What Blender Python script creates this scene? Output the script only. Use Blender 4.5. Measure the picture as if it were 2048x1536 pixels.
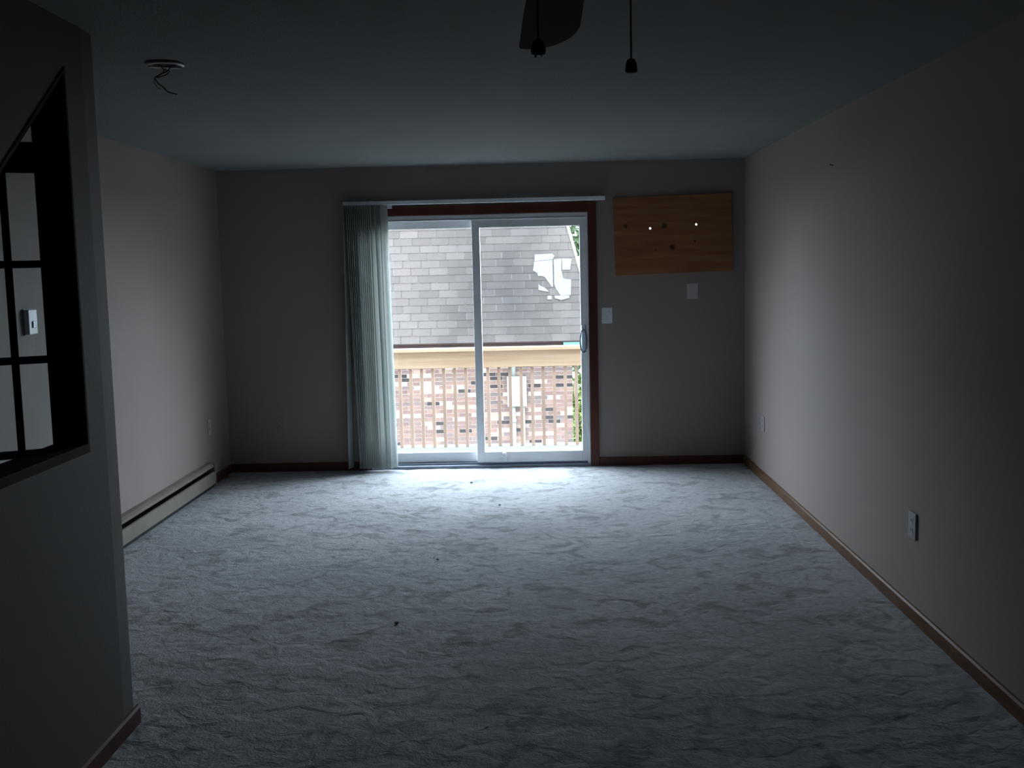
import bpy, bmesh, math, random
from mathutils import Vector, Matrix, noise
random.seed(7)
C = bpy.context.scene
for o in list(bpy.data.objects): bpy.data.objects.remove(o)
COL = C.collection

# ------------------------------------------------------------------ camera
D, XL, XR, XP, YP, H = 8.581, -2.530, 1.680, -1.484, 3.711, 2.44   # room planes
YF = -4.0                                                          # wall behind the camera
cd = bpy.data.cameras.new('camera'); cam = bpy.data.objects.new('camera', cd); COL.objects.link(cam)
r = Vector((0.99952928, 0.02076798, -0.02258119)); u = Vector((0.02018201, 0.1092492, 0.99380949)); f = Vector((-0.02310639, 0.99379742, -0.10877863))
cam.matrix_world = Matrix(((r.x, u.x, -f.x, 0), (r.y, u.y, -f.y, 0), (r.z, u.z, -f.z, 1.62034545), (0, 0, 0, 1)))
cd.sensor_width = 36; cd.lens = 2127.357 / 2048 * 36; cd.clip_start = .05; cd.clip_end = 300
C.camera = cam

# ------------------------------------------------------------------ world: even overcast sky
w = bpy.data.worlds.new('overcast_sky'); C.world = w; w.use_nodes = True
bg = w.node_tree.nodes['Background']; bg.inputs[0].default_value = (.90, .95, 1.02, 1); bg.inputs[1].default_value = 6.0
sl = bpy.data.lights.new('hazy_sun', 'SUN'); sl.energy = 35; sl.angle = math.radians(134); sl.color = (.76, .87, 1.0)   # sun behind cloud, over the opposite roof
so = bpy.data.objects.new('hazy_sun', sl); COL.objects.link(so)
so.rotation_euler = Vector((-.03, .62, .78)).to_track_quat('Z', 'Y').to_euler()
al = bpy.data.lights.new('door_portal', 'AREA'); al.shape = 'RECTANGLE'; al.size = 1.8; al.size_y = 2.0; al.cycles.is_portal = True
ao = bpy.data.objects.new('door_portal', al); COL.objects.link(ao); ao.location = (-.46, 8.75, 1.02); ao.rotation_euler = (math.radians(-90), 0, 0)
C.view_settings.view_transform = 'Standard'; C.view_settings.look = 'None'; C.view_settings.gamma = 1
C.view_settings.use_curve_mapping = False; C.view_settings.exposure = 0.0

# ------------------------------------------------------------------ materials
def mat(name, col, rough=.7, var=0, scale=8, stretch=(1, 1, 1), col2=None, bump=0, bscale=200, spec=.3, objvar=0, detail=4, metal=0):
    m = bpy.data.materials.new(name); m.use_nodes = True; nt = m.node_tree; N = nt.nodes; L = nt.links
    b = N['Principled BSDF']; b.inputs['Roughness'].default_value = rough; b.inputs['Specular IOR Level'].default_value = spec
    b.inputs['Metallic'].default_value = metal; b.inputs['Base Color'].default_value = (*col, 1)
    src = None
    if col2 or var:
        tc = N.new('ShaderNodeTexCoord'); mp = N.new('ShaderNodeMapping'); mp.inputs['Scale'].default_value = stretch
        L.new(tc.outputs['Object'], mp.inputs[0])
        nz = N.new('ShaderNodeTexNoise'); nz.inputs['Scale'].default_value = scale; nz.inputs['Detail'].default_value = detail
        L.new(mp.outputs[0], nz.inputs[0])
        rp = N.new('ShaderNodeValToRGB'); c2 = col2 or tuple(c * (1 - var) for c in col)
        rp.color_ramp.elements[0].position = .35; rp.color_ramp.elements[1].position = .65
        rp.color_ramp.elements[0].color = (*c2, 1); rp.color_ramp.elements[1].color = (*col, 1)
        L.new(nz.outputs[0], rp.inputs[0]); src = rp.outputs[0]
    if objvar:
        oi = N.new('ShaderNodeObjectInfo'); mr = N.new('ShaderNodeMapRange'); mr.inputs[3].default_value = 1 - objvar; mr.inputs[4].default_value = 1 + objvar
        L.new(oi.outputs['Random'], mr.inputs[0]); mx = N.new('ShaderNodeMix'); mx.data_type = 'RGBA'; mx.blend_type = 'MULTIPLY'; mx.inputs[0].default_value = 1
        if src: L.new(src, mx.inputs[6])
        else: mx.inputs[6].default_value = (*col, 1)
        L.new(mr.outputs[0], mx.inputs[7]); src = mx.outputs[2]
    if src: L.new(src, b.inputs['Base Color'])
    if bump:
        tc = N.new('ShaderNodeTexCoord'); nz = N.new('ShaderNodeTexNoise'); nz.inputs['Scale'].default_value = bscale; nz.inputs['Detail'].default_value = 3
        L.new(tc.outputs['Object'], nz.inputs[0]); bp = N.new('ShaderNodeBump'); bp.inputs['Strength'].default_value = bump; bp.inputs['Distance'].default_value = .01
        L.new(nz.outputs[0], bp.inputs['Height']); L.new(bp.outputs[0], b.inputs['Normal'])
    return m
M = {}
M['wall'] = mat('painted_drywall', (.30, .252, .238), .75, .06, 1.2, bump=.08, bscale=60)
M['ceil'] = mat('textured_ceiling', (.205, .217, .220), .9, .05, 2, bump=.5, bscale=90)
M['wall2'] = mat('shaded_partition_drywall', (.088, .080, .078), .75, .06, 1.2, bump=.08, bscale=60)  # room's wall paint darkened; the partition's deep shade is in the colour
M['base'] = mat('stained_oak_baseboard', (.15, .072, .032), .4, 0, 6, (1, 1, 8), (.095, .042, .018))
M['darkwood'] = mat('dark_red_brown_wood', (.10, .030, .020), .45, 0, 5, (1, 1, .2), (.07, .02, .012))
M['liner'] = mat('dark_walnut_wood', (.028, .013, .009), .8, .4, 5, (4, .5, 4), spec=.08)
M['vinyl'] = mat('white_vinyl', (.84, .86, .88), .4, .05, 6)
M['vinyl2'] = mat('greyed_vinyl_track', (.30, .34, .42), .5, .15, 9)
M['plastic'] = mat('white_plastic', (.66, .70, .73), .4, .03, 20)
M['ivory'] = mat('almond_plastic', (.52, .49, .49), .45, .03, 20)
M['outletp'] = mat('worn_white_outlet_plastic', (.36, .35, .36), .35, .03, 20)
M['metal'] = mat('painted_metal_grey', (.16, .20, .25), .35, .1, 12, metal=.2)
M['plate'] = mat('pale_blue_grey_handle_plate', (.62, .74, .85), .3, .05, 12)
M['black'] = mat('black_gap', (.012, .012, .012), .8, .2, 20)
M['heater'] = mat('beige_heater_enamel', (.24, .215, .18), .45, .15, 5)
M['steel'] = mat('galvanised_steel', (.45, .46, .48), .35, .2, 30, metal=.8)
M['wire'] = mat('black_wire_insulation', (.02, .02, .02), .5, .2, 30)
M['fan'] = mat('fan_blade_grey_brown', (.026, .027, .028), .9, .2, 5, (8, 1, 8), spec=.05)
M['fanm'] = mat('fan_motor_bronze', (.06, .055, .05), .4, .2, 9, metal=.6)
M['debris'] = mat('dark_lint', (.13, .125, .14), .9, .3, 90)
M['rail'] = mat('pressure_treated_pine', (.43, .32, .22), .7, 0, 3, (.35, 1, 9), (.35, .245, .155))
M['bal'] = mat('treated_pine_baluster', (.34, .245, .185), .75, 0, 5, (5, 5, .6), (.28, .20, .155), objvar=.12)
M['deck'] = mat('weathered_deck_boards', (.13, .13, .13), .8, .15, 4, (8, 1, 1))
M['ground'] = mat('lawn_and_gravel', (.06, .075, .035), .95, 0, 1.5, col2=(.09, .08, .06))
M['leaf'] = mat('yellow_green_leaves', (.22, .30, .09), .7, 0, 3, col2=(.10, .17, .06), objvar=.3)
M['leaf2'] = mat('mid_green_leaves', (.20, .29, .16), .7, 0, 3, col2=(.10, .16, .10), objvar=.3)
M['bark'] = mat('tree_bark', (.07, .055, .045), .9, .3, 8)
M['mortar'] = mat('pale_mortar', (.70, .62, .60), .95, .15, 20, bump=.2, bscale=60)
M['eave_shade'] = mat('dark_brown_eave_shade', (.055, .035, .035), .7, 0, 3, (1, 1, 3), (.035, .022, .024))  # shade under the eave put into the colour
M['turq'] = mat('turquoise_painted_board', (.15, .33, .32), .6, .1, 5)
M['hip'] = mat('cream_drip_edge', (.62, .62, .52), .5, .05, 5)
M['boxgrey'] = mat('utility_box_enamel', (.40, .45, .44), .45, .05, 10)
M['patch'] = mat('pale_patch_sheet', (.21, .217, .23), .8, .12, 7)
brick_cols = [(.30, .205, .195), (.36, .245, .22), (.28, .215, .215), (.70, .60, .53), (.085, .077, .082), (.50, .38, .32), (.20, .17, .18)]
for i, c in enumerate(brick_cols): M['brick%d' % i] = mat('fired_clay_brick_%s' % 'abcdefg'[i], c, .9, .2, 30, objvar=.12)

# shingle: tab-to-tab variation plus a darker area, paler outwards, fixed in the building's own space
def shingle_mat():
    m = mat('grey_asphalt_shingle', (.096, .087, .084), .95, objvar=.15); nt = m.node_tree; N = nt.nodes; L = nt.links
    b = N['Principled BSDF']; old = b.inputs['Base Color'].links[0].from_socket
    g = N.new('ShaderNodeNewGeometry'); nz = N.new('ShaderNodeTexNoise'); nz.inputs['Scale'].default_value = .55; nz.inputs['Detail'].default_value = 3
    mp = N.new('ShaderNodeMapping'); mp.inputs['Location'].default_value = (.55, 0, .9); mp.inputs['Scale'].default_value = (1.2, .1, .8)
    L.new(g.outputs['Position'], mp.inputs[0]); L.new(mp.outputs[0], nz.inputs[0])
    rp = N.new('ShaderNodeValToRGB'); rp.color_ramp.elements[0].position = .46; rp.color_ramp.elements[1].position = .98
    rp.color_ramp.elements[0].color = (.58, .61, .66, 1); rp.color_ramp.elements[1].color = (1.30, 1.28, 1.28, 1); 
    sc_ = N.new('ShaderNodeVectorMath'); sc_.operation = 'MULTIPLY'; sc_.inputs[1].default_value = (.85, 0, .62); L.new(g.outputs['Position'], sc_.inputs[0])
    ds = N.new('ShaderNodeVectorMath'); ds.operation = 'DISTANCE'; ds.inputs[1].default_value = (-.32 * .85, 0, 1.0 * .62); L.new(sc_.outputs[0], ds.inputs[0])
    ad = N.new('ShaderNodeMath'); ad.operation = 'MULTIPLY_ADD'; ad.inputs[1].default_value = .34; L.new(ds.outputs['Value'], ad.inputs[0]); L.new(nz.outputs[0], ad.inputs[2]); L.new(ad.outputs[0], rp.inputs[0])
    n2 = N.new('ShaderNodeTexNoise'); n2.inputs['Scale'].default_value = 40; r2 = N.new('ShaderNodeMapRange'); r2.inputs[3].default_value = .85; r2.inputs[4].default_value = 1.15
    L.new(g.outputs['Position'], n2.inputs[0]); L.new(n2.outputs[0], r2.inputs[0])
    x1 = N.new('ShaderNodeMix'); x1.data_type = 'RGBA'; x1.blend_type = 'MULTIPLY'; x1.inputs[0].default_value = 1
    x2 = N.new('ShaderNodeMix'); x2.data_type = 'RGBA'; x2.blend_type = 'MULTIPLY'; x2.inputs[0].default_value = 1
    L.new(old, x1.inputs[6]); L.new(rp.outputs[0], x1.inputs[7]); L.new(x1.outputs[2], x2.inputs[6]); L.new(r2.outputs[0], x2.inputs[7]); L.new(x2.outputs[2], b.inputs['Base Color'])
    return m
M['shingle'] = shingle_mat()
M['shunder'] = mat('shingle_course_beneath', (.15, .145, .145), .95, .1, 20)

def thin_glass(name, tint=(.93, .96, .96)):
    m = bpy.data.materials.new(name); m.use_nodes = True; nt = m.node_tree; N = nt.nodes; L = nt.links; N.clear()
    o = N.new('ShaderNodeOutputMaterial'); mx = N.new('ShaderNodeMixShader'); t = N.new('ShaderNodeBsdfTransparent'); g = N.new('ShaderNodeBsdfGlossy')
    lw = N.new('ShaderNodeLayerWeight'); lw.inputs['Blend'].default_value = .5; pw = N.new('ShaderNodeMath'); pw.operation = 'POWER'; pw.inputs[1].default_value = 5
    L.new(lw.outputs['Facing'], pw.inputs[0]); fr = N.new('ShaderNodeMath'); fr.operation = 'MULTIPLY_ADD'; fr.inputs[1].default_value = .6; fr.inputs[2].default_value = .02; L.new(pw.outputs[0], fr.inputs[0])
    t.inputs[0].default_value = (*tint, 1); g.inputs['Roughness'].default_value = .02
    L.new(fr.outputs[0], mx.inputs[0]); L.new(t.outputs[0], mx.inputs[1]); L.new(g.outputs[0], mx.inputs[2]); L.new(mx.outputs[0], o.inputs[0]); return m
M['glass'] = thin_glass('window_glass')

def vane_mat():
    m = bpy.data.materials.new('translucent_vane_fabric'); m.use_nodes = True; nt = m.node_tree; N = nt.nodes; L = nt.links
    b = N['Principled BSDF']; b.inputs['Base Color'].default_value = (.50, .53, .51, 1); b.inputs['Roughness'].default_value = .7
    o = [n for n in N if n.type == 'OUTPUT_MATERIAL'][0]
    t = N.new('ShaderNodeBsdfTranslucent'); t.inputs[0].default_value = (.76, .80, .785, 1); mx = N.new('ShaderNodeMixShader'); mx.inputs[0].default_value = .42
    tc = N.new('ShaderNodeTexCoord'); nz = N.new('ShaderNodeTexNoise'); nz.inputs['Scale'].default_value = 150
    mp = N.new('ShaderNodeMapping'); mp.inputs['Scale'].default_value = (1, 1, .05); L.new(tc.outputs['Object'], mp.inputs[0]); L.new(mp.outputs[0], nz.inputs[0])
    bp = N.new('ShaderNodeBump'); bp.inputs['Strength'].default_value = .2; bp.inputs['Distance'].default_value = .002; L.new(nz.outputs[0], bp.inputs['Height']); L.new(bp.outputs[0], b.inputs['Normal'])
    L.new(b.outputs[0], mx.inputs[1]); L.new(t.outputs[0], mx.inputs[2]); L.new(mx.outputs[0], o.inputs[0]); return m
M['vane'] = vane_mat()

def board_mat():   # pine board with knots where the board has them (object space, metres)
    m = mat('knotty_pine_board', (.34, .15, .060), .6, 0, 4, (.5, 5, .5), (.24, .090, .036)); nt = m.node_tree; N = nt.nodes; L = nt.links
    b = N['Principled BSDF']; cur = b.inputs['Base Color'].links[0].from_socket; tc = N.new('ShaderNodeTexCoord')
    for kx, kz, kr in ((-.373, .083, .017), (-.067, .070, .022), (-.009, -.100, .024), (-.14, -.115, .010), (.17, -.06, .008)):
        d = N.new('ShaderNodeVectorMath'); d.operation = 'DISTANCE'; d.inputs[1].default_value = (kx, kz, 0)
        mp = N.new('ShaderNodeMapping'); mp.inputs['Scale'].default_value = (1, 1, 0); L.new(tc.outputs['Object'], mp.inputs[0]); L.new(mp.outputs[0], d.inputs[0])
        mr = N.new('ShaderNodeMapRange'); mr.inputs[1].default_value = kr * .5; mr.inputs[2].default_value = kr * 1.3; mr.inputs[3].default_value = 1; mr.inputs[4].default_value = 0
        L.new(d.outputs['Value'], mr.inputs[0]); mx = N.new('ShaderNodeMix'); mx.data_type = 'RGBA'; L.new(mr.outputs[0], mx.inputs[0]); L.new(cur, mx.inputs[6]); mx.inputs[7].default_value = (.07, .022, .008, 1); cur = mx.outputs[2]
    L.new(cur, b.inputs['Base Color']); return m
M['board'] = board_mat()

def carpet_mat():
    m = bpy.data.materials.new('plush_carpet'); m.use_nodes = True; nt = m.node_tree; N = nt.nodes; L = nt.links
    b = N['Principled BSDF']; b.inputs['Roughness'].default_value = 1; b.inputs['Specular IOR Level'].default_value = .05
    b.inputs['Sheen Weight'].default_value = .15
    g = N.new('ShaderNodeNewGeometry')
    def nz(sc, st=(1, 1, 1), det=4, dist=0):
        mp = N.new('ShaderNodeMapping'); mp.inputs['Scale'].default_value = st; L.new(g.outputs['Position'], mp.inputs[0])
        n = N.new('ShaderNodeTexNoise'); n.inputs['Scale'].default_value = sc; n.inputs['Detail'].default_value = det; n.inputs['Distortion'].default_value = dist; L.new(mp.outputs[0], n.inputs[0]); return n.outputs[0]
    def ramp(s, a, c0, bb, c1):
        rp = N.new('ShaderNodeValToRGB'); e = rp.color_ramp.elements; e[0].position = a; e[1].position = bb; e[0].color = (*c0, 1); e[1].color = (*c1, 1); L.new(s, rp.inputs[0]); return rp.outputs[0]
    def mul(a, c):
        x = N.new('ShaderNodeMix'); x.data_type = 'RGBA'; x.blend_type = 'MULTIPLY'; x.inputs[0].default_value = 1; L.new(a, x.inputs[6]); L.new(c, x.inputs[7]); return x.outputs[2]
    base = ramp(nz(1.3, det=3), .35, (.39, .41, .44), .65, (.47, .49, .52))                  # broad wear
    base = mul(base, ramp(nz(4.5, (1, 1.15, 1), 6, 1.2), .37, (.66, .66, .65), .47, (1, 1, 1)))  # dark creases: shade behind the tufts put into the pile colour
    base = mul(base, ramp(nz(23, (1, .9, 1), 4, .4), .34, (.80, .80, .79), .50, (1, 1, 1)))      # crushed tufts, shade of their dents in the colour
    base = mul(base, ramp(nz(70, det=2), .3, (.90, .90, .90), .7, (1.05, 1.05, 1.05)))
    L.new(base, b.inputs['Base Color'])
    a1 = nz(11, det=6, dist=.8); a2 = nz(120, det=2); ad = N.new('ShaderNodeMath'); ad.operation = 'MULTIPLY_ADD'; ad.inputs[1].default_value = .22
    L.new(a2, ad.inputs[0]); L.new(a1, ad.inputs[2]); bp = N.new('ShaderNodeBump'); bp.inputs['Strength'].default_value = .55; bp.inputs['Distance'].default_value = .03
    L.new(ad.outputs[0], bp.inputs['Height']); L.new(bp.outputs[0], b.inputs['Normal']); return m
M['carpet'] = carpet_mat()

# ------------------------------------------------------------------ builders
def obj(name, me, m, parent=None, kind=None, label=None, loc=None):
    o = bpy.data.objects.new(name, me)
    COL.objects.link(o)
    if m is not None and len(me.materials) == 0: me.materials.append(m)
    if parent: o.parent = parent
    if kind: o['kind'] = kind
    if label: o['label'] = label
    if loc is not None: o.location = loc
    return o
def thing(name, label, cat, loc=(0, 0, 0), group=None):
    o = bpy.data.objects.new(name, None); COL.objects.link(o); o.location = loc; o['label'] = label; o['category'] = cat; o.empty_display_size = .1
    if group: o['group'] = group
    return o
def struct_empty(name, label=None):
    o = bpy.data.objects.new(name, None); COL.objects.link(o); o['kind'] = 'structure'; o.empty_display_size = .1
    if label: o['label'] = label
    return o
def tag(o, label, cat, group=None):
    o['label'] = label; o['category'] = cat
    if group: o['group'] = group
    return o
def mesh(bm, name='mesh', smooth=False):
    bmesh.ops.recalc_face_normals(bm, faces=bm.faces)
    me = bpy.data.meshes.new(name); bm.to_mesh(me); bm.free()
    if smooth:
        for p in me.polygons: p.use_smooth = True
    return me
def box(bm, a, b, bev=0):
    vs = [bm.verts.new((x, y, z)) for x in (a[0], b[0]) for y in (a[1], b[1]) for z in (a[2], b[2])]
    fs = [bm.faces.new([vs[i] for i in q]) for q in ((0, 1, 3, 2), (4, 6, 7, 5), (0, 4, 5, 1), (2, 3, 7, 6), (0, 2, 6, 4), (1, 5, 7, 3))]
    if bev:
        es = list({e for f_ in fs for e in f_.edges}); bmesh.ops.bevel(bm, geom=es, offset=bev, segments=2, affect='EDGES', profile=.5)
    return vs
def boxes(*bs, bev=0):
    bm = bmesh.new()
    for a, b in bs:
        t = bmesh.new(); box(t, a, b, bev); me = bpy.data.meshes.new('t'); bmesh.ops.recalc_face_normals(t, faces=t.faces); t.to_mesh(me); t.free(); bm.from_mesh(me); bpy.data.meshes.remove(me)
    return mesh(bm)
def prism(pts, axis, a, b, name='prism'):   # polygon extruded along an axis; pts in the two other axes, in order
    bm = bmesh.new()
    def P(p, t): return {'X': (t, p[0], p[1]), 'Y': (p[0], t, p[1]), 'Z': (p[0], p[1], t)}[axis]
    A = [bm.verts.new(P(p, a)) for p in pts]; B = [bm.verts.new(P(p, b)) for p in pts]
    bm.faces.new(A); bm.faces.new(B[::-1]); n = len(pts)
    for i in range(n): bm.faces.new((A[i], A[(i + 1) % n], B[(i + 1) % n], B[i]))
    return mesh(bm, name)
def plate(outer, holes, thick):             # flat plate with holes in local XY, thickness centred on z = 0
    cu = bpy.data.curves.new('c', 'CURVE'); cu.dimensions = '2D'; cu.fill_mode = 'BOTH'; cu.extrude = thick / 2
    for poly in [outer] + holes:
        s = cu.splines.new('POLY'); s.points.add(len(poly) - 1); s.use_cyclic_u = True
        for i, p in enumerate(poly): s.points[i].co = (p[0], p[1], 0, 1)
    o = bpy.data.objects.new('t', cu); COL.objects.link(o); bpy.context.view_layer.update()
    me = bpy.data.meshes.new_from_object(o.evaluated_get(bpy.context.evaluated_depsgraph_get())); bpy.data.objects.remove(o); bpy.data.curves.remove(cu)
    return me
def circ(cx, cy, r_, n=12): return [(cx + r_ * math.cos(2 * math.pi * i / n), cy + r_ * math.sin(2 * math.pi * i / n)) for i in range(n)]
def rect(x0, y0, x1, y1): return [(x0, y0), (x1, y0), (x1, y1), (x0, y1)]
def lathe(prof, n=20, name='lathe'):         # prof: (radius, z)
    bm = bmesh.new(); rings = []
    for r_, z in prof: rings.append([bm.verts.new((max(r_, 1e-4) * math.cos(2 * math.pi * i / n), max(r_, 1e-4) * math.sin(2 * math.pi * i / n), z)) for i in range(n)])
    for a, b in zip(rings, rings[1:]):
        for i in range(n): bm.faces.new((a[i], a[(i + 1) % n], b[(i + 1) % n], b[i]))
    bm.faces.new(rings[0]); bm.faces.new(rings[-1]); return mesh(bm, name, True)
def tube(pts, rad, n=8, closed=False):
    pts = [Vector(p) for p in pts]; bm = bmesh.new(); rings = []; N_ = len(pts)
    for i, p in enumerate(pts):
        a = pts[i - 1] if (i > 0 or closed) else p; b = pts[(i + 1) % N_] if (i < N_ - 1 or closed) else p
        t = (b - a).normalized(); q = Vector((0, 0, 1)) if abs(t.z) < .9 else Vector((1, 0, 0)); s = t.cross(q).normalized(); v = s.cross(t)
        rings.append([bm.verts.new(p + rad * (math.cos(2 * math.pi * k / n) * s + math.sin(2 * math.pi * k / n) * v)) for k in range(n)])
    for i in range(N_ if closed else N_ - 1):
        a, b = rings[i], rings[(i + 1) % N_]
        for k in range(n): bm.faces.new((a[k], a[(k + 1) % n], b[(k + 1) % n], b[k]))
    if not closed: bm.faces.new(rings[0]); bm.faces.new(rings[-1])
    return mesh(bm, 'tube', True)

# ------------------------------------------------------------------ room shell
def carpet():
    bm = bmesh.new(); x0, x1, y0, y1 = XL - .02, XR + .02, YF, D + .03; nx, ny = 150, 420; g = []
    for j in range(ny + 1):
        y = y0 + (y1 - y0) * j / ny; row = []
        for i in range(nx + 1):
            x = x0 + (x1 - x0) * i / nx
            h = noise.noise((x * 7, y * 7, 0)) * .5 + noise.noise((x * 19, y * 19, 3)) * .35 + noise.noise((x * 2.2, y * 2.2, 9)) * .3
            row.append(bm.verts.new((x, y, -.004 + .0065 * h)))
        g.append(row)
    for j in range(ny):
        for i in range(nx): bm.faces.new((g[j][i], g[j][i + 1], g[j + 1][i + 1], g[j + 1][i]))
    return mesh(bm, 'carpet', True)
obj('floor', carpet(), M['carpet'], kind='structure', label='grey wall-to-wall plush carpet with crushed, mottled pile')
obj('subfloor', boxes(((XL - .2, YF - .15, -.25), (XR + .2, D + .15, -.03))), M['liner'], kind='structure')
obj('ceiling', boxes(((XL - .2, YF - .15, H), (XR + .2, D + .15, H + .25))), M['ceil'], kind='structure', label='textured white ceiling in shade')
# back wall: door opening and the old air-conditioner opening behind the pine board
o = obj('wall_back', plate([(XL - .15, -.05), (-1.362, -.05), (-1.362, 2.049), (.433, 2.049), (.433, -.05), (XR + .15, -.05), (XR + .15, H + .1), (XL - .15, H + .1)], [rect(.76, 1.66, 1.44, 2.06)], .15), M['wall'], kind='structure', loc=(0, D + .075, 0)); o.rotation_euler = (math.radians(90), 0, 0)
obj('wall_left', boxes(((XL - .15, YF - .15, -.05), (XL, D, H))), M['wall'], kind='structure')
obj('wall_right', boxes(((XR, YF - .15, -.05), (XR + .15, D, H))), M['wall'], kind='structure')
obj('wall_front', boxes(((XL, YF - .15, -.05), (XR, YF, H))), M['wall'], kind='structure')
# partition with the raked opening; its last hand's breadth swells over the corner bead
OPEN = [(2.30, 1.045), (3.446, 1.045), (3.446, 2.290), (2.30, 1.402)]
def partition():
    me = plate([(YF, -.03), (YP - .145, -.03), (YP - .145, H), (YF, H)], [OPEN], .111)
    bm = bmesh.new(); bm.from_mesh(me)
    Mx = Matrix(((0, 0, 1, XP - .0555), (1, 0, 0, 0), (0, 1, 0, 0), (0, 0, 0, 1))); bm.transform(Mx)
    xo = [(XP, YP - .145), (XP, YP - .125), (XP - .0105, YP - .010), (XP - .0145, YP), (XP - .111, YP), (XP - .111, YP - .145)]
    a = [bm.verts.new((x, y, -.03)) for x, y in xo]; b = [bm.verts.new((x, y, H)) for x, y in xo]; n = len(xo)
    for i in range(n): bm.faces.new((a[i], a[(i + 1) % n], b[(i + 1) % n], b[i]))
    bm.faces.new(a); bm.faces.new(b[::-1]); return mesh(bm, 'partition')
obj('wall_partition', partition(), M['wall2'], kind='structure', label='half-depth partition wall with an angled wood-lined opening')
# wood lining of the opening: four boards
ln = struct_empty('trim_1', 'dark walnut lining of the raked partition opening')
def inset(poly, th):
    n = len(poly); out = []
    for i in range(n):
        p0, p1, p2 = Vector(poly[i - 1]), Vector(poly[i]), Vector(poly[(i + 1) % n])
        d1 = (p1 - p0).normalized(); d2 = (p2 - p1).normalized(); n1 = Vector((-d1.y, d1.x)); n2 = Vector((-d2.y, d2.x))
        bi = (n1 + n2); bi /= max(.35, 1 + n1.dot(n2)); out.append(tuple(p1 + bi * th))
    return out
INN = inset(OPEN, .012); INN[0] = (INN[0][0], INN[0][1] + .018); INN[1] = (INN[1][0], INN[1][1] + .018)
for i in range(4):
    k = (i + 1) % 4; obj('lining_board', prism([OPEN[i], OPEN[k], INN[k], INN[i]], 'X', XP - .114, XP + .003), M['liner'], ln)
# baseboards
bh, bt = .066, .012
def bb_prof(s): return [(0, -.012), (s * bt, -.012), (s * bt, bh - .012), (s * bt * .6, bh - .002), (0, bh)]
obj('baseboard_right', prism([(XR + p[0], p[1]) for p in bb_prof(-1)], 'Y', YF, D), M['base'], kind='structure')
obj('baseboard_back', boxes(((XL, D - bt, -.012), (-1.43, D, bh)), ((.501, D - bt, -.012), (XR - bt, D, bh)), bev=.002), M['darkwood'], kind='structure')
obj('baseboard_left', prism([(XL + p[0], p[1]) for p in bb_prof(1)], 'Y', 7.965, D - bt), M['darkwood'], kind='structure')
obj('baseboard_partition', prism([(XP + p[0], p[1]) for p in bb_prof(1)], 'Y', YF, YP - .002), M['darkwood'], kind='structure')
# casing round the door
cz = struct_empty('trim_2', 'dark red-brown wooden casing round the sliding door')
for a, b in (((.433, D - .018, -.012), (.499, D, 2.122)), ((-1.43, D - .018, -.012), (-1.364, D, 2.122)), ((-1.364, D - .018, 2.050), (.433, D, 2.122))):
    obj('casing_board', boxes((a, b), bev=.003), M['darkwood'], cz)

# ------------------------------------------------------------------ sliding glass door
dr = struct_empty('door_1', 'white vinyl sliding patio door with two panels')
yA, yB = D + .006, D + .075          # inner (sliding) plane, outer (fixed) plane
obj('door_frame', boxes(((-1.36, D - .002, 2.005), (.431, D + .12, 2.047)), ((-1.36, D - .002, 0), (-1.325, D + .12, 2.005)), ((.408, D - .002, 0), (.431, D + .12, 2.005)), bev=.002), M['vinyl'], dr)
obj('head_groove', boxes(((-1.33, D - .004, 2.012), (.41, D - .001, 2.017))), M['vinyl2'], dr)
obj('threshold', boxes(((-1.36, D - .012, -.008), (.431, D + .15, .018)), ((-1.33, D + .035, .015), (.41, D + .045, .034)), ((-1.33, D + .10, .015), (.41, D + .11, .034)), bev=.002), M['vinyl2'], dr)
def panel(name, x0, x1, g0, g1, y, zt, zb, gt, gb, label):
    p = obj(name, boxes(((x0, y, zb), (g0, y + .05, zt)), ((g1, y, zb), (x1, y + .05, zt)), ((g0, y, gt), (g1, y + .05, zt)), ((g0, y, zb), (g1, y + .05, gb)), bev=.003), M['vinyl'], dr, label=label)
    obj('glass_pane', boxes(((g0 - .005, y + .022, gb - .005), (g1 + .005, y + .028, gt + .005))), M['glass'], p); return p
panel('fixed_panel', -1.325, -.455, -1.262, -.499, yB, 2.005, .034, 1.946, .117, 'fixed left door panel set further out')
sp = panel('sliding_panel', -.496, .408, -.433, .366, yA, 2.003, .040, 1.943, .124, 'sliding right door panel')
# handle: oval loop on a backplate
obj('handle', tube([(.384 + .027 * math.cos(t), yA - .028 + .012 * math.cos(t), 1.02 + .092 * math.sin(t)) for t in [2 * math.pi * i / 24 for i in range(24)]], .0055, 8, True), M['metal'], sp, label='oval grey pull handle')
obj('handle_plate', boxes(((.370, yA - .022, .925), (.404, yA, 1.145)), bev=.005), M['plate'], sp)
obj('foot_lock', boxes(((-.298, yA - .03, .045), (-.252, yA, .092)), ((-.289, yA - .034, .096), (-.261, yA - .004, .120)), bev=.004), M['plastic'], sp, label='small white foot lock knob')

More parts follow.
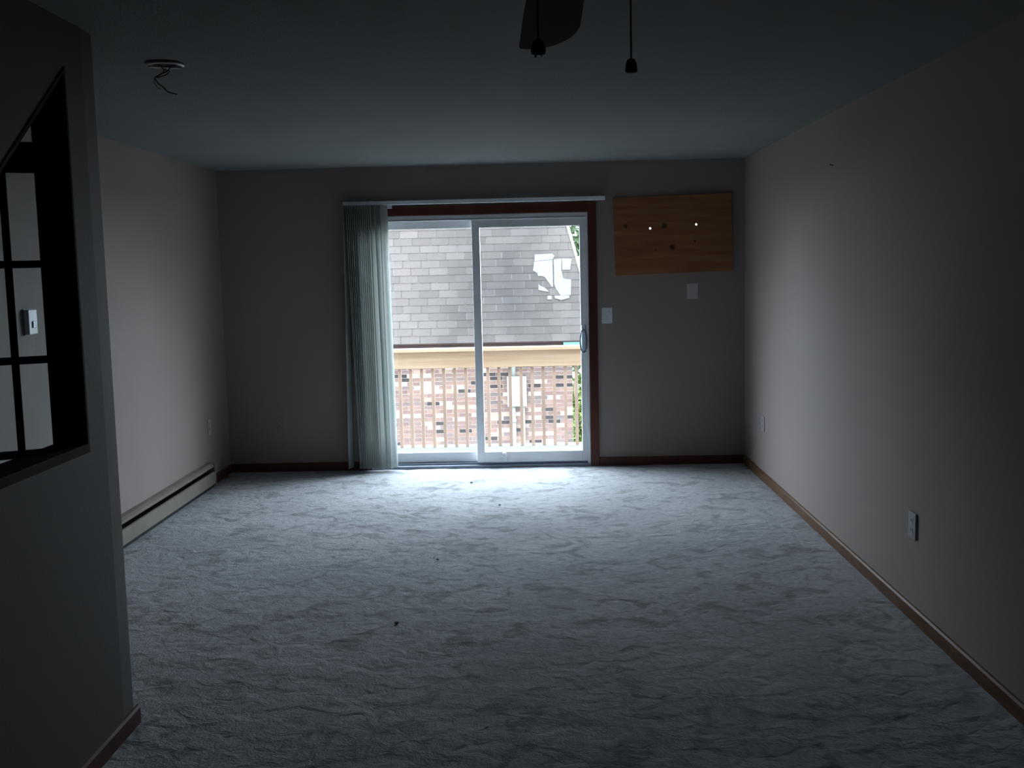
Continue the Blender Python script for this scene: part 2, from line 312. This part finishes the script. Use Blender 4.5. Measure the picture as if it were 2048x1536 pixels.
# ------------------------------------------------------------------ vertical blinds
vb = thing('vertical_blinds', 'off-white vertical blinds drawn together at the left of the glass door', 'blinds', (-1.35, D, 0))
def loc_(o, off=Vector((1.35, -D, 0))):
    o.location = off; return o
loc_(obj('headrail', boxes(((-1.511, D - .062, 2.136), (.570, D - .022, 2.168)), bev=.004), M['vinyl'], vb))
for x in (-1.30, -.45, .42): loc_(obj('bracket', boxes(((x, D - .05, 2.15), (x + .03, D, 2.174))), M['steel'], vb))
loc_(obj('carrier_clip', boxes(((-1.158, D - .055, 2.108), (-1.122, D - .03, 2.137))), M['plastic'], vb))
def vane(x, y, ang, wdt=.086, lean=0, zb=.022, curve=.007):
    bm = bmesh.new(); n = 6; m_ = 8; ca, sa = math.cos(ang), math.sin(ang); th = .0006; rows = []
    for j in range(m_ + 1):
        z = zb + (2.138 - zb) * j / m_; k = (1 - j / m_); row = []
        for i in range(n + 1):
            t = (i / n - .5) * wdt; c = curve * (1 - (2 * i / n - 1) ** 2)
            wob = .0006 * math.sin(j * .9 + x * 90)
            row.append((x + lean * k + t * ca - c * sa + wob, y + t * sa + c * ca, z))
        rows.append(row)
    F = [[bm.verts.new((p[0] + th * sa, p[1] - th * ca, p[2])) for p in rw] for rw in rows]
    B = [[bm.verts.new((p[0] - th * sa, p[1] + th * ca, p[2])) for p in rw] for rw in rows]
    for j in range(m_):
        for i in range(n):
            bm.faces.new((F[j][i], F[j][i + 1], F[j + 1][i + 1], F[j + 1][i])); bm.faces.new((B[j][i], B[j + 1][i], B[j + 1][i + 1], B[j][i + 1]))
        bm.faces.new((F[j][0], F[j + 1][0], B[j + 1][0], B[j][0])); bm.faces.new((F[j][n], B[j][n], B[j + 1][n], F[j + 1][n]))
    for i in range(n):
        bm.faces.new((F[0][i], B[0][i], B[0][i + 1], F[0][i + 1])); bm.faces.new((F[m_][i], F[m_][i + 1], B[m_][i + 1], B[m_][i]))
    return mesh(bm, 'vane', True)
R_ = math.radians
# (x at the rail, turn, lean of the foot)
vs = [(-1.484, 68, -.038), (-1.464, 66, .036)]
x = -1.447
for i in range(11): vs.append((x, 64 - i * 1.2, .028 - i * .001)); x += .0165
vs += [(-1.262, 44, .020), (-1.222, 34, .026), (-1.186, 52, .016)]
for i, (x, a, ln_) in enumerate(vs): loc_(obj('vane', vane(x, D - .068 if i > 12 else D - .062, R_(a), lean=ln_), M['vane'], vb))
loc_(obj('bead_chain', tube([(-1.44 + .02 * i, D - .075 - .018 * (i % 2), .026 - .006 * (i % 2)) for i in range(14)], .0022, 6), M['plastic'], vb))

# ------------------------------------------------------------------ pine board over the air-conditioner opening
bd = obj('pine_board', plate(rect(-.4665, -.305, .4665, .305), [circ(-.1795, .056, .0085), circ(.1865, .071, .0085)], .022), M['board'], loc=(1.1085, D - .011, 1.853))
bd.rotation_euler = (R_(90), R_(-1.25), 0)
tag(bd, 'brown knotty pine board on the back wall with two bright drilled holes', 'board')
# the board's own frame: hole centres land where daylight shows

# ------------------------------------------------------------------ wall plates
def plate_thing(name, label, cat, pos, normal, kind, m, wd=.075, ht=.120, th=.006):
    t = thing(name, label, cat, pos)
    if normal == 'Y-': t.rotation_euler = (0, 0, 0)
    if normal == 'X+': t.rotation_euler = (0, 0, R_(90))
    if normal == 'X-': t.rotation_euler = (0, 0, R_(-90))
    obj('cover_plate', boxes(((-wd / 2, -th, -ht / 2), (wd / 2, 0, ht / 2)), bev=.002), m, t)
    if kind == 'switch':
        obj('toggle', boxes(((-.006, -th - .012, -.022), (.007, -th + .001, -.004)), bev=.002), M['plastic'], t)
        obj('screw', boxes(((.014, -th - .001, .028), (.022, -th, .036))), M['steel'], t)
    elif kind == 'outlet':
        for s in (1, -1):
            rc = obj('receptacle', boxes(((-.017, -th - .0015, s * .022 - .014), (.017, -th, s * .022 + .014)), bev=.0007), m, t)
            obj('slot', boxes(*[((q - .0012, -th - .0022, s * .022 - .002), (q + .0012, -th - .0014, s * .022 + .007)) for q in (-.006, .006)]), M['black'], rc)
        obj('screw', boxes(((-.003, -th - .001, -.003), (.003, -th, .003))), M['steel'], t)
    elif kind == 'jack':
        obj('jack_socket', boxes(((-.008, -th - .0012, -.006), (.008, -th + .0005, .012))), M['ivory'], t)
        [obj('screw', boxes(((-.003, -th - .0016, q), (.003, -th, q + .006))), M['steel'], t) for q in (-.022, .022)]
    return t
plate_thing('light_switch', 'white toggle switch plate beside the door casing', 'light switch', (.578, D, 1.220), 'Y-', 'switch', M['plastic'], .084, .128)
plate_thing('jack_plate', 'pale plate with a small socket below the pine board', 'wall plate', (1.262, D, 1.399), 'Y-', 'jack', M['ivory'], .088, .124)
plate_thing('wall_outlet', 'wall-coloured outlet low on the back wall left of the blinds', 'outlet', (-2.109, D, .395), 'Y-', 'outlet', M['wall'], .05, .12, .004)
plate_thing('wall_outlet', 'small outlet on the left wall above the far end of the heater', 'outlet', (XL, 8.06, .455), 'X+', 'outlet', M['outletp'], .075, .118)
plate_thing('wall_outlet', 'far outlet on the right wall near the back corner', 'outlet', (XR, 7.875, .424), 'X-', 'outlet', M['outletp'], .10, .112)
plate_thing('wall_outlet', 'near outlet on the right wall above the oak baseboard', 'outlet', (XR, 4.712, .430), 'X-', 'outlet', M['outletp'], .090, .120, .010)
th = thing('thermostat', 'small white thermostat on the left wall seen through the glazed door', 'thermostat', (XL, 5.255, 1.405)); th.rotation_euler = (0, 0, R_(90))
obj('housing', boxes(((-.045, -.028, -.062), (.045, 0, .062)), bev=.004), M['plastic'], th); obj('dial', boxes(((-.012, -.034, -.03), (.018, -.027, .004)), bev=.002), M['metal'], th)
obj('wall_bracket', boxes(((-.05, -.006, -.066), (.05, 0, .066))), M['vinyl2'], th)
tag(obj('nail', tube([(XR - .022, 6.068, 2.152), (XR, 6.068, 2.146)], .003, 6), M['wire']), 'tiny nail high on the right wall', 'nail')
tag(obj('nail', tube([(1.351, D - .010, 1.228), (1.351, D, 1.226)], .0025, 6), M['wire']), 'tiny nail on the back wall right of the jack plate', 'nail')

# ------------------------------------------------------------------ baseboard heater
ht = thing('baseboard_heater', 'beige electric baseboard heater along the left wall', 'heater', (XL, 6.9, 0))
def H_(me, n, m): o = obj(n, me, m, ht); o.location = (-XL, -6.9, 0); return o
y0, y1 = 5.72, 7.955; X0 = XL
H_(prism([(X0, .02), (X0 + .006, .02), (X0 + .006, .188), (X0, .188)], 'Y', y0, y1), 'back_panel', M['heater'])
H_(prism([(X0 + .003, .190), (X0 + .040, .190), (X0 + .060, .178), (X0 + .060, .163), (X0 + .056, .163), (X0 + .056, .175), (X0 + .038, .186), (X0 + .003, .186)], 'Y', y0, y1), 'top_cover', M['heater'])
H_(prism([(X0 + .062, .040), (X0 + .067, .036), (X0 + .067, .126), (X0 + .057, .130), (X0 + .057, .126), (X0 + .062, .123)], 'Y', y0, y1), 'front_panel', M['heater'])
H_(boxes(((X0, y1 - .02, .018), (X0 + .069, y1 + .008, .191)), bev=.003), 'end_cap', M['heater'])
H_(boxes(*[((X0 + .010, y0 + .02 + i * .012, .06), (X0 + .050, y0 + .022 + i * .012, .13)) for i in range(180)]), 'heating_fins', M['black'])
H_(boxes(((X0 + .004, y0, .006), (X0 + .050, y1, .058))), 'inner_tray', M['black'])

# ------------------------------------------------------------------ glazed french door leaf standing open behind the partition
fd = thing('french_door', 'dark wooden glazed door standing open behind the partition opening', 'door', (-1.7, 3.93, 0)); fd.rotation_euler = (0, 0, R_(28))
# local x runs back along the leaf (negative = towards the hinge), y = thickness
def FD(n, *b, m='liner', p=None, bev=.002): return obj(n, boxes(*b, bev=bev), M[m], p or fd)
t0, t1 = -.018, .018
FD('stile', ((-.06, t0, .012), (.045, t1, 2.108))); FD('stile', ((-.675, t0, .012), (-.570, t1, 2.108)))
FD('top_rail', ((-.57, t0, 2.0), (-.06, t1, 2.108))); FD('bottom_rail', ((-.57, t0, .012), (-.06, t1, .25)))
for z in (1.672, 1.323, .978, .630): FD('muntin', ((-.57, -.014, z - .0135), (-.06, .014, z + .0135)))
for xm in (-.224, -.403): FD('muntin', ((xm - .013, -.0142, .25), (xm + .013, .0142, 2.0)))
zs = [.25, .630, .978, 1.323, 1.672, 2.0]; xs = [-.57, -.403, -.224, -.06]
for i in range(5):
    for j in range(3): FD('pane', ((xs[j], -.002, zs[i]), (xs[j + 1], .002, zs[i + 1])), m='glass', bev=0)
kn = obj('door_knob', lathe([(.012, 0), (.010, .03), (.026, .045), (.028, .06), (.018, .072), (0, .075)]), M['metal'], fd, loc=(-.01, t0, .95)); kn.rotation_euler = (R_(90), 0, 0)
hg = struct_empty('trim_3', 'jamb post carrying the glazed door'); a = R_(28)
px, py = -1.7 - .690 * math.cos(a), 3.93 - .690 * math.sin(a)
obj('jamb_post', boxes(((XL, py - .05, -.01), (px - .006, py + .05, H)), bev=.003), M['liner'], hg)
for z in (.3, 1.05, 1.85): obj('hinge', tube([(-.681, 0, z - .045), (-.681, 0, z + .045)], .009, 8), M['metal'], fd)

# ------------------------------------------------------------------ open ceiling box with loose wires
cb = thing('ceiling_junction_box', 'open round ceiling junction box with loose dark wires hanging', 'junction box', (-1.42, 4.215, H))
obj('box_rim', lathe([(.072, 0), (.074, -.010), (.060, -.013), (.054, -.004), (.054, 0)], 28), M['steel'], cb)
obj('recess_shade_disc', lathe([(.053, 0), (.053, -.003), (.001, -.003)], 24), M['black'], cb)  # flat disc; the dark of the recess is put into its colour
obj('mounting_strap', boxes(((-.062, -.009, -.018), (.062, .009, -.012)), bev=.001), M['steel'], cb); cb.children[-1].rotation_euler = (0, 0, R_(25))
for k, pts in enumerate(([(.03, 0, -.006), (.012, 0, -.03), (-.018, 0, -.042), (-.040, 0, -.058), (-.030, .0, -.076), (-.008, 0, -.092), (.006, 0, -.108), (.020, 0, -.114), (.042, 0, -.119)],
        [(.01, .01, -.006), (-.012, .01, -.034), (-.044, .005, -.052), (-.046, .005, -.070), (-.036, .004, -.088), (-.022, 0, -.098)],
        [(-.02, -.01, -.006), (.0, -.01, -.026), (.022, -.008, -.034), (.004, -.006, -.046), (-.028, -.004, -.055)])):
    P = []
    for i in range(len(pts) - 1):
        for s in range(3): P.append(Vector(pts[i]).lerp(Vector(pts[i + 1]), s / 3))
    P.append(Vector(pts[-1])); obj('wire', tube(P, (.0024, .0014, .0022)[k], 6), M['wire'], cb)

# ------------------------------------------------------------------ ceiling fan (only one blade tip and two pull chains reach into the picture)
fn = thing('ceiling_fan', 'dark ceiling fan above the camera with two pull chains', 'ceiling fan', (.062, 1.98, H))
obj('motor_housing', lathe([(.09, 0), (.10, -.03), (.13, -.06), (.135, -.16), (.11, -.22), (.07, -.24)], 32), M['fanm'], fn)
obj('switch_housing', lathe([(.07, -.235), (.07, -.29), (.055, -.305), (0, -.307)], 28), M['fanm'], fn)
def blade():
    out = [(-.045, .19), (-.066, .25), (-.075, .40), (-.084, .62), (-.088, .70), (-.084, .722), (-.070, .730), (-.045, .724), (-.020, .713), (0, .690), (.022, .645), (.036, .605), (.046, .555), (.052, .50), (.052, .40), (.050, .25), (.040, .19)]
    bm = bmesh.new(); A = [bm.verts.new((x, y, -.006)) for x, y in out]; B = [bm.verts.new((x, y, 0)) for x, y in out]; bm.faces.new(A); bm.faces.new(B[::-1])
    for i in range(len(out)): bm.faces.new((A[i], A[(i + 1) % len(out)], B[(i + 1) % len(out)], B[i]))
    return mesh(bm, 'blade')
bme = blade(); bme.materials.append(M['fan'])
for k in range(4):
    b_ = obj('blade', bme, None, fn, loc=(0, 0, -.277)); b_.rotation_euler = (0, 0, R_(90 * k))
    ar = obj('blade_arm', boxes(((-.018, .09, -.012), (.018, .19, -.006)), ((-.035, .17, -.012), (.035, .205, -.0055)), bev=.002), M['fanm'], b_)
for k, (cx, zt, zk) in enumerate(((-.047, -.29, 1.9985), (.118, -.18, 1.9635))):
    lx = cx; ztop = -.30 if k == 0 else -.23
    ch = obj('pull_chain', tube([(lx * .75 if k == 0 else .09, -.03, ztop + .02), (lx, -.03, ztop), (lx, -.03, zk - H + .02)], .0019, 6), M['wire'], fn)
    kb = obj('chain_knob', lathe([(.002, .017), (.009, .014), (.0125, .006), (.0135, -.004), (.012, -.010), (.004, -.012)] if k == 0 else [(.003, .014), (.007, .012), (.010, .004), (.0112, -.007), (.009, -.011), (0, -.012)], 20), M['wire'], ch, loc=(lx, -.03, zk - H + .008))
    if k == 0:
        obj('knob_pin', boxes(((lx - .007, -.033, zk - H - .008), (lx - .003, -.029, zk - H - .003)), ((lx + .004, -.033, zk - H - .007), (lx + .008, -.029, zk - H - .003))), M['plastic'], ch)

# ------------------------------------------------------------------ specks on the carpet
def speck(x, y, s, lab):
    bm = bmesh.new(); bmesh.ops.create_icosphere(bm, subdivisions=2, radius=s)
    for v in bm.verts: v.co *= 1 + .5 * noise.noise(v.co * 140 + Vector((x, y, 0))); v.co.z *= .6
    tag(obj('lint_speck', mesh(bm, 'speck'), M['debris'], loc=(x, y, s * .45)), lab, 'lint')
speck(-.668, 4.746, .010, 'dark speck of lint on the near middle of the carpet')
speck(-.51, 7.946, .010, 'small speck on the bright carpet just inside the door')
speck(-.271, 7.16, .008, 'tiny speck on the carpet a stride inside the sliding panel')
speck(-.575, 5.812, .007, 'tiny speck on the carpet beyond the larger dark one')

# ------------------------------------------------------------------ balcony
obj('floor_balcony', boxes(*[((-3.0, D + .155 + i * .122, -.27), (2.3, D + .27 + i * .122, -.235)) for i in range(20)], bev=.003), M['deck'], kind='structure', label='pale boards of the balcony deck')
obj('trim_4', boxes(((-3.0, D + .15, -.52), (2.3, D + .19, -.27)), ((-3.0, 11.04, -.52), (2.3, 11.08, -.27))), M['rail'], kind='structure')
br = thing('balcony_railing', 'new pine balcony railing with square balusters outside the glass', 'railing', (-.4, 11.0, -.235))
def BR(me, n, m): o = obj(n, me, M[m], br); o.location = (.4, -11.0, .235); return o
zr = -.0042                                  # kept level
BR(boxes(((-3.0, 10.90, .772), (2.3, 11.05, .806)), bev=.004), 'top_cap', 'rail')
BR(boxes(((-3.0, 10.955, .598), (2.3, 10.993, .772)), bev=.003), 'rail_board', 'rail')
bmesh_b = boxes(((-.0165, -.0165, 0), (.0165, .0165, .94)), bev=.002); bmesh_b.materials.append(M['bal'])
for i in range(-13, 28):
    x = -1.4245 + .1149 * i
    if -2.95 < x < 2.25: o = obj('baluster', bmesh_b, None, br, loc=(x + .4, .0115, 0))
for x in (-3.0, 2.21): BR(boxes(((x, 10.93, -.5), (x + .09, 11.02, .80)), bev=.003), 'post', 'rail')

# ------------------------------------------------------------------ neighbouring building: shingled mansard over brick
nb = thing('neighbouring_building', 'brick building with a grey shingled mansard behind the balcony', 'building', (-1.0, 17.6, -3.0))
OFF = Vector((1.0, -17.6, 3.0))
def NB(me, n, m, kind=None, p=None, label=None):
    o = obj(n, me, m, p or nb, kind=kind, label=label); o.location = OFF if p is None else (0, 0, 0); return o
ZB, YB_, ANG = .425, 17.15, R_(74); EX = .127; dz, dy = EX * math.sin(ANG), EX * math.cos(ANG)
XHIP = lambda z: .561 + .253 * (2.261 - z)
ZT = ZB + 26 * dz
# sheathing under the shingles, front slope and hipped side slope
bm = bmesh.new()
def V(x, z, back=0): return (x, YB_ + .012 + (z - ZB) / math.tan(ANG) + back, z)
q = [V(-6.5, ZB), V(XHIP(ZB), ZB), V(XHIP(ZT), ZT), V(-6.5, ZT)]
vsx = [bm.verts.new(p) for p in q]; bm.faces.new(vsx)
sd = [bm.verts.new((XHIP(ZB) - .0, 20, ZB)), bm.verts.new((XHIP(ZT), 20, ZT)), bm.verts.new((-6.5, 20, ZT)), bm.verts.new((-6.5, 20, ZB))]
bm.faces.new((vsx[1], sd[0], sd[1], vsx[2])); bm.faces.new((vsx[3], vsx[2], sd[1], sd[2])); bm.faces.new((vsx[0], vsx[3], sd[2], sd[3])); bm.faces.new((vsx[0], sd[3], sd[0], vsx[1]))
NB(mesh(bm), 'roof_sheathing', M['shunder'])
def shingle_geo(bm, x0, x1, row, cut=True, gap=.006, slant0=0, slant1=0):
    """one tab: tapered slab, butt proud of the course below"""
    z = ZB + row * dz; y = YB_ + row * dy; nrm = Vector((0, -math.sin(ANG), math.cos(ANG)))
    L_ = EX + .01; up = Vector((0, math.cos(ANG), math.sin(ANG)))
    pts = []
    for (xx, s, tt) in ((x0 + gap, 0, .008), (x1 - gap, 0, .008), (x1 - gap + slant1, L_, .003), (x0 + gap + slant0, L_, .003)):
        base = Vector((xx, y + .010, z)) + up * s; pts.append((base, base + nrm * tt))
    lo = [bm.verts.new(p[0]) for p in pts]; hi = [bm.verts.new(p[1]) for p in pts]
    bm.faces.new(hi); bm.faces.new(lo[::-1])
    for i in range(4): bm.faces.new((lo[i], lo[(i + 1) % 4], hi[(i + 1) % 4], hi[i]))
cache = {}
stuff = bmesh.new(); TW = .305
for row in range(26):
    z = ZB + row * dz; xe = XHIP(z); xs_ = -6.45 + (TW / 2 if row % 2 else 0) + .03 * math.sin(row * 2.1)
    x = xs_ - TW
    while x < xe:
        x0_, x1_ = max(x, -6.45), min(x + TW, xe); x += TW
        if x1_ - x0_ < .03: continue
        last = x1_ >= xe - 1e-6; g_ = .004 + .009 * random.random()
        s1 = -.253 * dz * 1.05 if last else 0
        if -2.75 < x0_ and row < 17:
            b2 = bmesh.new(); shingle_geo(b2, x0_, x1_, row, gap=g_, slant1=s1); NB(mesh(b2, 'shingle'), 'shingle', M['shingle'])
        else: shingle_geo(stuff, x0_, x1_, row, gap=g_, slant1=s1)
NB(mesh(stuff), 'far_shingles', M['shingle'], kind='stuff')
# cream drip edge down the hip
bm = bmesh.new(); hp = []
for z in (ZB - .02, ZT):
    xh = XHIP(z); y = YB_ + (z - ZB) / math.tan(ANG)
    hp.append([bm.verts.new(p) for p in ((xh - .012, y - .012, z), (xh + .030, y - .012, z), (xh + .030, y + .10, z), (xh - .012, y + .10, z))])
for i in range(4): bm.faces.new((hp[0][i], hp[0][(i + 1) % 4], hp[1][(i + 1) % 4], hp[1][i]))
bm.faces.new(hp[0]); bm.faces.new(hp[1]); NB(mesh(bm), 'hip_drip_edge', M['hip'])
# pale patches among the shingles: thin irregular sheets lying on the slope
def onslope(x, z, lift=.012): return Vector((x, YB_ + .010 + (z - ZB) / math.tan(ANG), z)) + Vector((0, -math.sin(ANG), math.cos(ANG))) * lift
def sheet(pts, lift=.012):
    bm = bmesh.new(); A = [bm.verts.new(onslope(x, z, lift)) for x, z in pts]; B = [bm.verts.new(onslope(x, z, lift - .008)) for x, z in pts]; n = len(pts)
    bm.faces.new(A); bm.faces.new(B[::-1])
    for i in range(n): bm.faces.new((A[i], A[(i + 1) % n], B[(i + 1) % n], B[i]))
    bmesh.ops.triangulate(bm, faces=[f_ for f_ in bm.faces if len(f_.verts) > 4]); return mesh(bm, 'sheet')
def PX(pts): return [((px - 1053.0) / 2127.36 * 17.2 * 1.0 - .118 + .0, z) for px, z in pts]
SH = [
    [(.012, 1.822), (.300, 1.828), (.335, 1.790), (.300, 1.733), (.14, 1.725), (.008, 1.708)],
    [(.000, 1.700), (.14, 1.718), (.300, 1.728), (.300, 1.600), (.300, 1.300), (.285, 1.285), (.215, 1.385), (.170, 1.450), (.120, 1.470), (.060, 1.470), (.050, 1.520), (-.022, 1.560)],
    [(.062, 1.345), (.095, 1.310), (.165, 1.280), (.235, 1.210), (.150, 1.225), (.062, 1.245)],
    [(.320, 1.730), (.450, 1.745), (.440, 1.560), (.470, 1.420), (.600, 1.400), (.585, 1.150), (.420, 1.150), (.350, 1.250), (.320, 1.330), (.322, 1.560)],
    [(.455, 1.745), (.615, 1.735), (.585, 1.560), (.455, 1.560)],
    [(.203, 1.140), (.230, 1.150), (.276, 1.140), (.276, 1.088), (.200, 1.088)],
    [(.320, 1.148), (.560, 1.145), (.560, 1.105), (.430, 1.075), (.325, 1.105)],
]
for i, s in enumerate(SH): NB(sheet(s, .012 + .001 * i), 'pale_patch', M['patch'], label='pale irregular patch on the shingles' if i == 0 else None)
# eave: soffit, a dark board standing for the overhang's shade, and the turquoise return
NB(boxes(((-6.4, YB_ + .002, ZB - .018), (XHIP(ZB) - .01, 17.62, ZB - .001))), 'soffit', M['eave_shade'])
NB(boxes(((-6.4, 17.20, ZB - .19), (.445, 17.56, ZB - .018))), 'eave_shade_board', M['eave_shade'], label='dark brown board standing for the shade under the shingles')
NB(boxes(((.445, 17.16, ZB - .20), (XHIP(ZB) - .02, 17.58, ZB - .018)), bev=.004), 'eave_return', M['turq'], label='turquoise painted end of the eave')
# brick wall
XC = .600; YW = 17.70
NB(boxes(((-6.4, YW + .012, -3.0), (XC - .008, 20, ZB - .02))), 'wall', M['mortar'])
bl, bhh, mo = .203, .0572, .0105; pitch = bhh + mo
bmes = []
for i in range(7):
    for wdt in (bl, (bl - mo) / 2): 
        me = boxes(((0, 0, 0), (wdt, .09, bhh)), bev=0); me.materials.append(M['brick%d' % i]); bmes.append(me)
def pick():
    return random.choices(range(7), (26, 22, 16, 14, 9, 8, 5))[0]
cnt = 0; stuffs = {}
Z0 = -1.60
def add_stuff(bm, a, b): box(bm, a, b)
rowz = []
for row in range(-20, 50):
    zb_ = Z0 + row * pitch
    if zb_ + bhh > ZB - .02: break
    x = XC - (0 if row % 2 else (bl + mo) / 2)
    first = True; xx = XC
    if row % 2 == 0:
        segs = [(XC - (bl - mo) / 2, 1)]; xx = XC - (bl - mo) / 2 - mo
    else: segs = []
    while xx - bl > -6.3: segs.append((xx - bl, 0)); xx -= bl + mo
    for xl, half in segs:
        k = pick(); jit = random.uniform(-.002, .003)
        if 3 <= row <= 22 and xl > -2.52 and cnt < 300:
            o = obj('brick', bmes[k * 2 + half], None, nb); o.location = OFF + Vector((xl, YW + jit, zb_)); cnt += 1
        else: add_stuff(stuffs.setdefault(k, bmesh.new()), (xl, YW + jit, zb_), (xl + (bl if not half else (bl - mo) / 2), YW + .09, zb_ + bhh))
    # return side: bricks seen end-on round the corner
for k, bm in stuffs.items(): NB(mesh(bm), 'far_bricks', M['brick%d' % k], kind='stuff')
bm = bmesh.new()
for row in range(-20, 29):
    zb_ = Z0 + row * pitch; y = YW + .095
    while y < 20: box(bm, (XC - .006, y, zb_), (XC + .001, y + bl, zb_ + bhh)); y += bl + mo
NB(mesh(bm), 'side_bricks', M['brick1'], kind='stuff')
# utility box, conduits
ub = thing('utility_box', 'pale grey utility box on the brick wall with two conduits', 'utility box', (-.33, YW, -.44))
obj('box_body', boxes(((-.162, -.13, -.245), (.162, 0, .265)), bev=.006), M['boxgrey'], ub); obj('box_door', boxes(((-.10, -.139, -.235), (.115, -.128, .255)), bev=.004), M['boxgrey'], ub)
obj('conduit', tube([(-.063, -.05, -.24), (-.063, -.05, -2.55)], .038, 12), M['boxgrey'], ub); obj('conduit', tube([(.108, -.03, -.24), (.108, -.03, -2.55)], .020, 10), M['boxgrey'], ub)
obj('conduit', tube([(-.05, -.05, .26), (-.05, -.05, .60)], .034, 12), M['boxgrey'], ub)
obj('coupling', tube([(-.063, -.05, -.46), (-.063, -.05, -.52)], .046, 12), M['boxgrey'], ub)
tag(obj('wall_lantern', lathe([(.0, -.17), (.028, -.15), (.042, -.06), (.042, .06), (.028, .12), (.010, .15), (0, .16)], 14), M['hip'], loc=(.66, YW + .12, -.42)), 'small pale lantern at the corner of the brick wall', 'lantern')

# ------------------------------------------------------------------ trees, ground
obj('ground', boxes(((-40, 8.9, -3.1), (40, 60, -3.0))), M['ground'], kind='structure', label='lawn below the balcony')
def tree(label, pos, h, rad, n, m, name='tree', sz=.09, zlo=.35):
    t = thing(name, label, 'tree' if name == 'tree' else 'shrub', pos)
    P = [(0, 0, -.05), (.04, 0, h * .3), (-.03, .03, h * .6), (0, 0, h * .9)]
    obj('trunk', tube(P, .035 + h * .006, 8), M['bark'], t)
    bm = bmesh.new(); cl = [(random.gauss(0, .45), random.gauss(0, .45), random.uniform(zlo, 1)) for _ in range(26)]
    for _ in range(n):
        c = random.choice(cl); k = 1 - .5 * abs(c[2] - .65)
        p = Vector((c[0] * rad * k, c[1] * rad * k, c[2] * h)) + Vector([random.gauss(0, rad * .2) for _ in range(3)])
        d1 = Vector([random.gauss(0, 1) for _ in range(3)]).normalized(); d2 = d1.cross(Vector([random.gauss(0, 1) for _ in range(3)])).normalized(); s = sz * random.uniform(.6, 1.3)
        vv = [bm.verts.new(p + a_) for a_ in (d1 * s, d2 * s * .5, -d1 * s, -d2 * s * .5)]; bm.faces.new(vv)
    me = bpy.data.meshes.new('leaves'); bm.to_mesh(me); bm.free(); obj('foliage', me, m, t, kind='stuff')
tree('tall green tree past the right edge of the shingled roof', (1.25, 25.5, -3), 7.0, .75, 7000, M['leaf2'])
tree('yellow-green tree showing past the corner of the brick wall', (1.15, 23.0, -3), 3.1, .55, 5000, M['leaf'], zlo=.2)
tree('low leafy shrub at the foot of the brick corner', (.85, 21.0, -3), 1.9, .22, 1800, M['leaf'], 'shrub', .06, .3)
tree('dark green tree behind the corner shrub', (2.4, 31, -3), 4.4, 1.2, 6000, M['leaf2'], zlo=.1)
